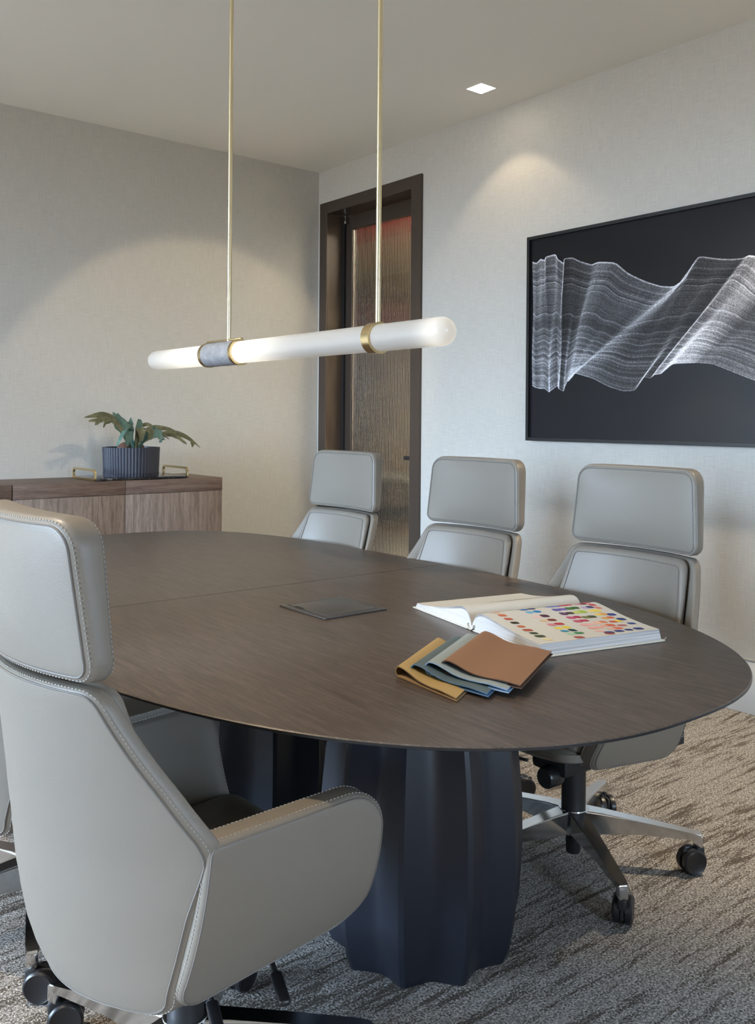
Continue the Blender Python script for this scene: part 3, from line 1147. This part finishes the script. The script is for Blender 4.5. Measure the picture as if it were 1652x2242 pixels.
leaf([([(815, 520, 0.0), (835, 400, .0), (860, 280, .01), (890, 155, .02)], [(0, 12), (0.45, 24), (0.85, 34), (1, 16)], XS)], lm_g)
leaf([([(800, 500, -.04), (795, 380, -.07), (790, 270, -.10), (775, 300, -.125), (790, 410, -.13)], [(0, 12), (0.4, 34), (0.75, 42), (1, 10)], XS),
      ([(800, 300, -.10), (860, 265, -.12), (890, 310, -.13), (895, 395, -.13)], [(0, 20), (0.5, 36), (0.85, 34), (1, 8)], XS)], lm_o)
leaf([([(830, 520, -.03), (870, 420, -.06), (920, 330, -.08), (975, 250, -.09)], [(0, 12), (0.4, 34), (0.8, 36), (1, 20)], XS),
      ([(920, 350, -.07), (980, 320, -.09), (1060, 305, -.10)], [(0, 40), (0.6, 44), (1, 6)], (0.2, 0.3, 1)),
      ([(940, 350, -.08), (1000, 345, -.10), (1040, 390, -.11), (1015, 432, -.11)], [(0, 30), (0.5, 28), (1, 10)], (0.5, 0.2, 0.9))], lm_g)
leaf([([(830, 520, .03), (900, 430, .05), (990, 330, .06), (1080, 265, .06), (1180, 262, .06), (1290, 285, .05), (1410, 335, .04)], [(0, 12), (0.35, 18), (0.6, 30), (0.85, 18), (1, 2)], (0.1, 0.5, 0.85)),
      ([(900, 260, .06), (960, 228, .07), (1040, 222, .07), (1080, 245, .06)], WF, (0.1, 0.5, 0.85))], lm_o)
leaf([([(825, 520, -.01), (900, 430, -.02), (1000, 370, -.03), (1130, 335, -.05), (1260, 325, -.06), (1400, 390, -.07), (1545, 500, -.08)], [(0, 12), (0.35, 16), (0.6, 34), (0.85, 24), (1, 2)], (0.1, 0.5, 0.85)),
      ([(1150, 345, -.06), (1210, 355, -.09), (1270, 400, -.11), (1337, 456, -.12)], WF, (0.2, 0.5, 0.85)),
      ([(1420, 400, -.08), (1432, 440, -.09), (1440, 492, -.09)], [(0, 16), (0.5, 25), (1, 6)], (1, 0.2, 0)),
      ([(1090, 355, -.05), (1120, 370, -.08), (1150, 392, -.085)], [(0, 16), (0.5, 20), (1, 5)], (0.4, 1, 0)),
      ([(1070, 360, -.05), (1080, 378, -.08), (1098, 400, -.085)], [(0, 16), (0.5, 18), (1, 5)], (0.8, 0.6, 0))], lm_o)


def shield(cx, cy, dy, rx, rz, tilt, mat):
    c = lp(cx, cy, dy)
    bm = bmesh.new()
    bmesh.ops.create_uvsphere(bm, u_segments=20, v_segments=10, radius=1)
    for v in bm.verts:
        if v.co.x > 0: v.co.x *= 0.8
    bmesh.ops.transform(bm, matrix=Matrix.Translation(c) @ Matrix.Rotation(tilt, 4, 'Y') @ Matrix.Diagonal((rx, 0.035, rz, 1)), verts=bm.verts)
    return bm_obj('shield_leaf', bm, mat, plant, 60)


shield(690, 485, 0.0, 0.048, 0.026, R(-28), lm_b)
shield(895, 492, 0.02, 0.030, 0.017, R(-12), lm_b)
shield(690, 512, -0.07, 0.045, 0.010, R(8), lm_l)
shield(950, 516, -0.06, 0.045, 0.010, R(-6), lm_l)

# ------------------------------------------------------------------ framed print
AY0, AY1, AZ0, AZ1 = -2.011, -4.06, 1.160, 2.256
pic = empty('framed_print', (0, AY0, AZ0))
tag(pic, 'wide black framed abstract print of flowing white lines', 'picture')
W_, H_ = AY0 - AY1, AZ1 - AZ0
bm = bmesh.new()
fw = 0.018
for (a, b, z0, z1) in ((0, fw, 0, H_), (W_ - fw, W_, 0, H_), (fw, W_ - fw, 0, fw), (fw, W_ - fw, H_ - fw, H_)):
    add_box(bm, (-0.052, -b, z0), (-0.018, -a, z1), 0.0015, 1)
bm_obj('frame', bm, mat_frame, pic, 35)
box('mount_batten', (-0.018, -W_ + 0.15, 0.2), (-0.0008, -0.15, H_ - 0.15), mat_frame, pic)
mat_bg = M('black_print', (0.0085, 0.0085, 0.011), 0.35, spec=0.15, coat=0.4, coat_rough=0.02)
box('backing', (-0.036, -W_ + fw, fw), (-0.020, -fw, H_ - fw), mat_bg, pic)
RUL = [(0.028, 0.96, 0.035, 0.295), (0.056, 0.948, 0.058, 0.283), (0.086, 0.968, 0.094, 0.278), (0.112, 0.957, 0.119, 0.278), (0.122, 0.975, 0.149, 0.258), (0.186, 0.979, 0.154, 0.261), (0.201, 0.952, 0.208, 0.291), (0.241, 0.924, 0.213, 0.279), (0.245, 0.95, 0.218, 0.272), (0.298, 0.947, 0.247, 0.26), (0.345, 0.922, 0.252, 0.275), (0.419, 0.894, 0.271, 0.312), (0.46, 0.903, 0.281, 0.314), (0.562, 0.887, 0.29, 0.323), (0.639, 0.823, 0.299, 0.33), (0.739, 0.772, 0.309, 0.341), (0.82, 0.742, 0.315, 0.349), (0.89, 0.731, 0.323, 0.352), (0.951, 0.765, 0.434, 0.322), (0.98, 0.815, 0.524, 0.28), (1.017, 0.857, 0.611, 0.254), (1.118, 0.831, 0.682, 0.255), (1.174, 0.822, 0.727, 0.321), (1.229, 0.819, 0.768, 0.311), (1.256, 0.828, 0.788, 0.329), (1.283, 0.821, 0.824, 0.331), (1.322, 0.778, 0.886, 0.377), (1.355, 0.724, 0.962, 0.377), (1.388, 0.683, 1.014, 0.375), (1.451, 0.664, 1.087, 0.368), (1.542, 0.642, 1.192, 0.325), (1.63, 0.598, 1.294, 0.284),
       (1.75, 0.62, 1.45, 0.26), (1.88, 0.70, 1.62, 0.27), (1.95, 0.72, 1.78, 0.31), (2.0, 0.70, 1.92, 0.35)]
# density of the sheet at each ruling (bright ridges, dark troughs)
DEN = [1.3, .9, 1.6, 1.0, .9, 1.5, .8, .9, .35, .6, .55, .8, 1.5, .9, .8, .8, .75, 1.2, .7, .55, .55, .5, .45, .3, 1.0, 1.5, 2.4, 1.6, .5, .5, .55, .6, .7, .9, .8, .7]
rs = np.random.RandomState(3)
cell = 0.0031
gw, gh = int(W_ / cell), int(H_ / cell)
acc = np.zeros((gh, gw))
RA = np.array(RUL)
uu = np.linspace(0, len(RUL) - 1, 2600)
ii = np.arange(len(RUL))
def sm(col):
    # smooth interpolation between rulings
    v = np.interp(uu, ii, RA[:, col])
    k = np.hanning(61); k /= k.sum()
    return np.convolve(np.pad(v, 30, mode='edge'), k, 'valid')
tx, tz, bx_, bz = sm(0), sm(1), sm(2), sm(3)
den = np.interp(uu, ii, DEN)
nl = 420
vline = np.linspace(0, 1, nl)
inten = 0.16 + 0.5 * rs.rand(nl) ** 3 + 0.35 * np.convolve(rs.rand(nl + 20), np.ones(21) / 21, 'valid') ** 2
inten[0] = inten[1] = 3.2
inten[-1] = inten[-2] = 1.4
for k in rs.choice(nl, 9): inten[k] = 1.7
phase = np.cumsum(rs.randn(len(uu)) * 0.02)
for k, v in enumerate(vline):
    wig = 0.006 * np.sin(uu * 2.1 + v * 3.0) * np.sin(PI * v)
    x = tx * (1 - v) + bx_ * v + 0.006 * np.sin(uu * 1.3 + v * 5) * np.sin(PI * v)
    z = tz * (1 - v) + bz * v + wig
    ln = np.hypot(np.gradient(x), np.gradient(z)) / cell
    noise = 0.35 + 1.3 * rs.rand(len(uu)) ** 1.5
    amt = inten[k] * den * np.maximum(ln, 0.16) * noise * (0.75 + 0.4 * abs(v - 0.45) * 2)
    gx = x / cell; gz = z / cell
    ix = np.floor(gx).astype(int); iz = np.floor(gz).astype(int)
    fz = gz - iz
    ok = (ix >= 6) & (ix < gw - 7) & (iz >= 6) & (iz < gh - 7)
    np.add.at(acc, (iz[ok], ix[ok]), (amt * (1 - fz))[ok])
    np.add.at(acc, (iz[ok] + 1, ix[ok]), (amt * fz)[ok])
val = 1 - np.exp(-acc * 0.36)
val = np.clip(val * (0.72 + 0.56 * rs.rand(*val.shape)), 0, 1) ** 1.5 * 1.15
val = np.clip(val, 0, 1)
val[val < 0.012] = 0
V, Fs, Cv = [], [], []
jj, kk = np.nonzero(val)
corner = {}
for j, k in zip(jj.tolist(), kk.tolist()):
    f = []
    for (a, b) in ((k, j), (k + 1, j), (k + 1, j + 1), (k, j + 1)):
        q = corner.get((a, b))
        if q is None:
            q = len(V); corner[(a, b)] = q
            V.append((-0.0366, -a * cell, b * cell))
        f.append(q)
    Fs.append(f)
me = bpy.data.meshes.new('line_print')
me.from_pydata(V, [], Fs)
ca = me.color_attributes.new('ink', 'FLOAT_COLOR', 'CORNER')
vals = val[jj, kk]
col4 = np.repeat(np.stack([vals * 0.80, vals * 0.80, vals * 0.86, np.ones_like(vals)], 1), 4, axis=0).astype(np.float32)
ca.data.foreach_set('color', col4.ravel())
mat_ink = M('white_line_ink', (1, 1, 1), 0.35, spec=0.15, coat=0.4, coat_rough=0.02)
t = NT(mat_ink)
at_ = t.n('ShaderNodeVertexColor'); at_.layer_name = 'ink'
t.color(at_.outputs['Color'])
link('line_print', me, mat_ink, pic)

# ------------------------------------------------------------------ open book
bk = empty('open_book', (-2.1325, -3.6845, TZ), math.atan2(-0.976, -0.216))
tag(bk, 'thick open hardcover book of paint swatches lying on the table', 'book')
BW, BH = 0.292, 0.352
mat_cover = M('pale_cover', (0.66, 0.67, 0.62), 0.4)
mat_paper = M('cream_paper', (0.63, 0.61, 0.56), 0.75, spec=0.2)
mat_pages = M('page_edges', (0.68, 0.69, 0.71), 0.8, spec=0.2)
t = NT(mat_pages)
t.color(t.ramp(t.noise(t.coords((0.6, 0.6, 420)), 3.0, 3, 0.7), [(0.36, (0.30, 0.31, 0.33)), (0.5, (0.62, 0.63, 0.65)), (0.64, (0.80, 0.80, 0.81))]))
PR = [(0.0, 0.010), (0.008, 0.024), (0.02, 0.039), (0.036, 0.0475), (0.055, 0.0495), (0.08, 0.047), (0.12, 0.041), (0.17, 0.0345), (0.22, 0.030), (0.26, 0.028), (0.280, 0.0275)]
PL = [(0.0, 0.010), (0.006, 0.024), (0.016, 0.041), (0.030, 0.050), (0.05, 0.0515), (0.075, 0.046), (0.11, 0.0375), (0.16, 0.0275), (0.22, 0.0195), (0.26, 0.0165), (0.280, 0.0155)]
def prof_at(Pf, x): return float(np.interp(x, [p[0] for p in Pf], [p[1] for p in Pf]))
def dense(Pf, n=40):
    xs = np.r_[np.linspace(0, 0.06, 16), np.linspace(0.06, 0.28, 18)[1:]]
    path = smooth_path([(p[0], 0, p[1]) for p in Pf], 60)
    px = [p.x for p in path]; pz = [p.z for p in path]
    return [(float(x), float(np.interp(x, px, pz))) for x in xs]
# covers
bm = bmesh.new()
add_box(bm, (0.012, -0.006, 0.0004), (BW + 0.004, BH + 0.006, 0.0036), 0.0012, 1)
bm_obj('cover_board', bm, mat_cover, bk, 35)
bm = bmesh.new()
add_box(bm, (-BW - 0.004, -0.006, 0.0004), (-0.012, BH + 0.006, 0.0036), 0.0012, 1)
bm_obj('cover_board', bm, mat_cover, bk, 35)
V, Fs = [], []
for y in (-0.006, BH + 0.006):
    for k in range(13):
        a = -PI / 2 + (k / 12 - 0.5) * PI
        V.append((0.015 * math.sin((k / 12 - 0.5) * PI), y, 0.0152 - 0.0142 * math.cos((k / 12 - 0.5) * PI) * 0.98))
    for k in range(13):
        V.append((0.0125 * math.sin((k / 12 - 0.5) * PI), y, 0.0158 - 0.0118 * math.cos((k / 12 - 0.5) * PI)))
for k in range(12):
    Fs += [(k, k + 1, 27 + k, 26 + k), (13 + k, 39 + k, 40 + k, 14 + k), (k, 13 + k, 14 + k, k + 1), (26 + k, 27 + k, 40 + k, 39 + k)]
Fs += [(0, 26, 39, 13), (12, 25, 51, 38)]
mesh('spine', V, Fs, mat_cover, bk, 40)
for s, Pf in ((1, PR), (-1, PL)):
    D = dense(Pf)
    V, Fs = [], []
    n = len(D)
    sc = 0.86
    for y in (0.0, BH):
        for x, z in D:
            V.append((s * x, y, 0.004 + (z - 0.004) * (sc if x < 0.2 else sc + (0.955 - sc) * (x - 0.2) / 0.08)))
        for x, z in D:
            V.append((s * (x if x < 0.2 else x + (x - 0.2) * 0.10), y, 0.0038))
    for k in range(n - 1):
        Fs += [(k, k + 1, 2 * n + k + 1, 2 * n + k), (n + k, 3 * n + k, 3 * n + k + 1, n + k + 1), (k, n + k, n + k + 1, k + 1), (2 * n + k, 2 * n + k + 1, 3 * n + k + 1, 3 * n + k)]
    Fs += [(0, 2 * n, 3 * n, n), (n - 1, 2 * n - 1, 4 * n - 1, 3 * n - 1)]
    mesh('page_block', V, Fs, mat_pages, bk, 40)
    for q, m_ in ((0.895, mat_pages), (0.93, mat_pages), (0.965, mat_pages), (1.0, mat_paper)):
        V, Fs = [], []
        for y in (0.0, BH):
            for x, z in D:
                lift = q + (1 - q) * min(1, max(0, (x - 0.2) / 0.08)) * 0.8
                zz = 0.004 + (z - 0.004) * lift
                V += [(s * x * (0.93 + 0.07 * q), y, zz), (s * x * (0.93 + 0.07 * q), y, zz - 0.0006)]
        n2 = 2 * n
        for k in range(n - 1):
            a = 2 * k
            Fs += [(a, a + 2, n2 + a + 2, n2 + a), (a + 1, n2 + a + 1, n2 + a + 3, a + 3), (a, a + 1, a + 3, a + 2), (n2 + a, n2 + a + 2, n2 + a + 3, n2 + a + 1)]
        Fs += [(0, n2, n2 + 1, 1), (n2 - 2, n2 - 1, 2 * n2 - 1, 2 * n2 - 2)]
        mesh('page', V, Fs, m_, bk, 40)
# printed paint dabs on the right-hand page
DP = dense(PR)
def page_z(x): return float(np.interp(x, [d[0] for d in DP], [d[1] for d in DP]))
def srgb(h):
    c = [int(h[i:i + 2], 16) / 255 for i in (0, 2, 4)]
    return tuple(x / 12.92 if x <= 0.04045 else ((x + 0.055) / 1.055) ** 2.4 for x in c)
dabs = []
run = lambda v, items, dv=0.0: [dabs.append((u, v + dv * i, c)) for i, (u, c) in enumerate(items)]
run(0.085, [(.06, 'b0514a'), (.14, 'dfae8e'), (.24, 'c8714f'), (.34, 'b8614a'), (.44, '3a3527'), (.54, 'c06a4c'), (.64, 'ad5a45'), (.73, '3d4a33'), (.82, '474f35'), (.92, 'e2d6a8')])
run(0.33, [(.06, '2e4a78'), (.14, '3a6db0'), (.24, '6ab0d8'), (.36, 'e6c4c0'), (.47, 'd9b893'), (.58, 'd48a90'), (.68, 'e8cf5a'), (.77, '3f8fa8'), (.86, 'a9cfb0')])
run(0.40, [(.14, '2c3560'), (.24, '2f7fc0'), (.36, '553448'), (.47, '7a3a2e'), (.58, 'b8434a'), (.68, 'e6cc50'), (.77, '2c4a48'), (.86, '4f8a5c')])
run(0.575, [(.05, '33427f'), (.14, '6f7fc4'), (.25, '6a62a4'), (.36, '69496f'), (.47, 'c06080'), (.57, 'c55a72'), (.68, 'e4a9a4'), (.78, 'e8a79c'), (.88, 'e9b5aa')])
run(0.635, [(.05, '3a4a90'), (.14, '7f86c8'), (.25, '7a6ab0'), (.36, '463a3a'), (.47, 'a9304a'), (.57, 'b33c50'), (.68, 'e8b4ae'), (.78, 'e7aaa0')])
run(0.70, [(.05, '3f6a58'), (.14, 'c85a68'), (.25, '4e7a3e'), (.36, 'c4d070'), (.50, '7a7a4c'), (.66, 'e8b59c'), (.76, 'e6a890'), (.86, 'e8b0a0')])
run(0.755, [(.05, '2f5a48'), (.14, 'bb4454'), (.25, '3a6436'), (.36, 'a6c050'), (.50, '4e5238'), (.66, 'd9805e'), (.76, 'd2694c'), (.86, 'd9705a')])
run(0.835, [(.05, '8a7f74'), (.16, 'd7a0a8'), (.27, 'b9a6cc'), (.37, 'ecd97a'), (.47, 'ebd06c'), (.57, 'e0a45a'), (.68, 'c9604a'), (.80, 'b07074')])
run(0.885, [(.05, '4f4a44'), (.16, '7a3440'), (.27, '4a4a74'), (.37, 'ead468'), (.47, 'e2a45c'), (.57, 'd06a4a'), (.68, 'e6c850')])
run(0.94, [(.04, 'd98a90'), (.13, 'cf6a74'), (.22, 'c9525c'), (.31, 'd98a80'), (.50, '3f4a86'), (.64, '3a4a80'), (.78, '42508c')])
for v in (0.62, 0.71, 0.80, 0.89): dabs.append((0.94, v, '39447f'))
dabs += [(0.975, 0.33, 'a55a50'), (0.97, 0.60, '9a5048')]
rq = random.Random(7)
ink_m = {}
for u, v, c in dabs:
    cx, cy = 0.012 + u * 0.262, 0.012 + v * (BH - 0.02)
    ra, rb = 0.0085 * rq.uniform(0.85, 1.15), 0.0105 * rq.uniform(0.85, 1.2)
    V, Fs = [], []
    nn = 14
    for k in range(nn):
        a = 2 * PI * k / nn
        sx_ = math.copysign(abs(math.cos(a)) ** 0.6, math.cos(a)); sy_ = math.copysign(abs(math.sin(a)) ** 0.6, math.sin(a))
        x = cx + ra * sx_ + 0.002 * sy_; y = cy + rb * sy_
        x = min(max(x, 0.004), 0.2795); y = min(max(y, 0.002), BH - 0.002)
        V.append((x, y, page_z(x) + 0.0005))
    V.append((min(cx, 0.279), cy, page_z(min(cx, 0.279)) + 0.0006))
    for k in range(nn):
        Fs.append((k, (k + 1) % nn, nn))
    if c not in ink_m: ink_m[c] = M('ink_' + c, srgb(c), 0.7, spec=0.2)
    mesh('paint_dab', V, Fs, ink_m[c], bk)
# grey landscape print on the left page
DL = dense(PL)
V, Fs = [], []
nx, ny = 26, 40
for i in range(nx + 1):
    for j in range(ny + 1):
        x = 0.055 + 0.10 * i / nx
        y = 0.10 + 0.235 * j / ny
        z = float(np.interp(x, [d[0] for d in DL], [d[1] for d in DL]))
        V.append((-x, y, z + 0.0005))
for i in range(nx):
    for j in range(ny):
        cx, cy = (i + .5) / nx * 2 - 1, (j + .5) / ny * 2 - 1
        if cx * cx + cy * cy * 1.0 < 0.85 + 0.25 * math.sin(j * 1.7) * math.sin(i * 0.9 + 1):
            a = i * (ny + 1) + j
            Fs.append((a, a + 1, a + ny + 2, a + ny + 1))
mat_wash = M('grey_wash', (0.40, 0.37, 0.30), 0.75)
t = NT(mat_wash)
t.color(t.ramp(t.noise(t.coords(), 60, 4, 0.7), [(0.35, (0.30, 0.27, 0.21)), (0.65, (0.62, 0.57, 0.48))]))
mesh('wash_print', V, Fs, mat_wash, bk, 40)
tube('ribbon_marker', [(0.285, BH - 0.003, 0.004), (0.297, BH + 0.002, 0.006), (0.300, BH + 0.004, 0.012)], 0.0008, mat_white, bk, 6)

# ------------------------------------------------------------------ folded leather samples
def sample(name_col, label, A, B, D, z0, thick, loop, mats, lift_end=0.0):
    """A,B: ends of the fold; D: vector from the fold to the free end; a strip folded back on itself"""
    top, edge = mats
    A, B, D = Vector(A), Vector(B), Vector(D)
    L = D.length
    # cross-section (distance from fold, height): lower layer out, around the loop, upper layer back
    cs = [(L, z0 + 0.0008)]
    for q in (0.75, 0.5, 0.3, 0.16): cs.append((L * q, z0 + 0.0008))
    for k in range(1, 10):
        a = -PI / 2 - PI * k / 10
        cs.append((loop * 1.25 + loop * 1.25 * math.cos(a), z0 + loop + loop * math.sin(a)))
    hi = z0 + 2 * loop
    for q, f in ((0.10, 0.99), (0.18, 0.86), (0.28, 0.60), (0.38, 0.36), (0.5, 0.24), (0.62, 0.22), (0.75, 0.26), (0.88, 0.20), (0.985, 0.14)):
        lo_ = z0 + thick * 1.15
        cs.append((L * q, lo_ + (hi - lo_) * f + lift_end * q))
    path = smooth_path([(c[0], 0, c[1]) for c in cs], 70)
    nn = len(path)
    V, Fs = [], []
    dn = D.normalized()
    for e in (A, B):
        for i, p in enumerate(path):
            tg_ = (path[min(i + 1, nn - 1)] - path[max(i - 1, 0)]).normalized()
            nm = Vector((tg_.z, 0, -tg_.x))
            for h in (thick / 2, -thick / 2):
                q = p + nm * h
                V.append(Vector((e.x, e.y, 0)) + dn * q.x + Vector((0, 0, q.z)))
    n2 = 2 * nn
    mi = []
    for i in range(nn - 1):
        a = 2 * i
        Fs += [(a, a + 2, n2 + a + 2, n2 + a), (a + 1, n2 + a + 1, n2 + a + 3, a + 3), (a, a + 1, a + 3, a + 2), (n2 + a, n2 + a + 2, n2 + a + 3, n2 + a + 1)]
        mi += [1, 0, 1, 1]
    Fs += [(0, n2, n2 + 1, 1), (n2 - 2, n2 - 1, 2 * n2 - 1, 2 * n2 - 2)]
    mi += [1, 1]
    o = mesh('leather_sample', V, Fs, [top, edge], None, 40)
    for p, k in zip(o.data.polygons, mi): p.material_index = k
    tag(o, label, 'leather sample', 'folded leather samples fanned on the table')
    return o


def lmats(n, c, e): return leather_mat(n, c, 0.5, 0.04), M(n + '_flesh', e, 0.9, spec=0.1)
Dv = Vector((0.012, -0.205, 0))
SZ = TZ + 0.0012
sample('yellow', 'mustard yellow folded leather sample at the bottom of the fan', (-2.548, -3.880, 0), (-2.318, -3.752, 0), Vector((-0.02, -0.200, 0)), SZ, 0.0022, 0.0105, lmats('mustard_leather', (0.46, 0.31, 0.12), (0.33, 0.22, 0.115)))
sample('slate', 'slate blue folded leather sample, second in the fan', (-2.532, -3.908, 0), (-2.298, -3.785, 0), Vector((0.018, -0.200, 0)), SZ + 0.0052, 0.0022, 0.0115, lmats('slate_leather', (0.105, 0.15, 0.17), (0.12, 0.23, 0.40)))
sample('pale', 'pale blue folded leather sample between slate and brown ones', (-2.515, -3.932, 0), (-2.277, -3.806, 0), Vector((0.036, -0.195, 0)), SZ + 0.0104, 0.0022, 0.0125, lmats('pale_blue_leather', (0.34, 0.40, 0.42), (0.30, 0.46, 0.68)))
br = sample('brown', 'tan brown folded leather sample on top of the fan', (-2.495, -3.958, 0), (-2.250, -3.829, 0), Vector((0.042, -0.178, 0)), SZ + 0.0158, 0.0022, 0.0125, lmats('tan_leather', (0.30, 0.155, 0.082), (0.14, 0.085, 0.065)))
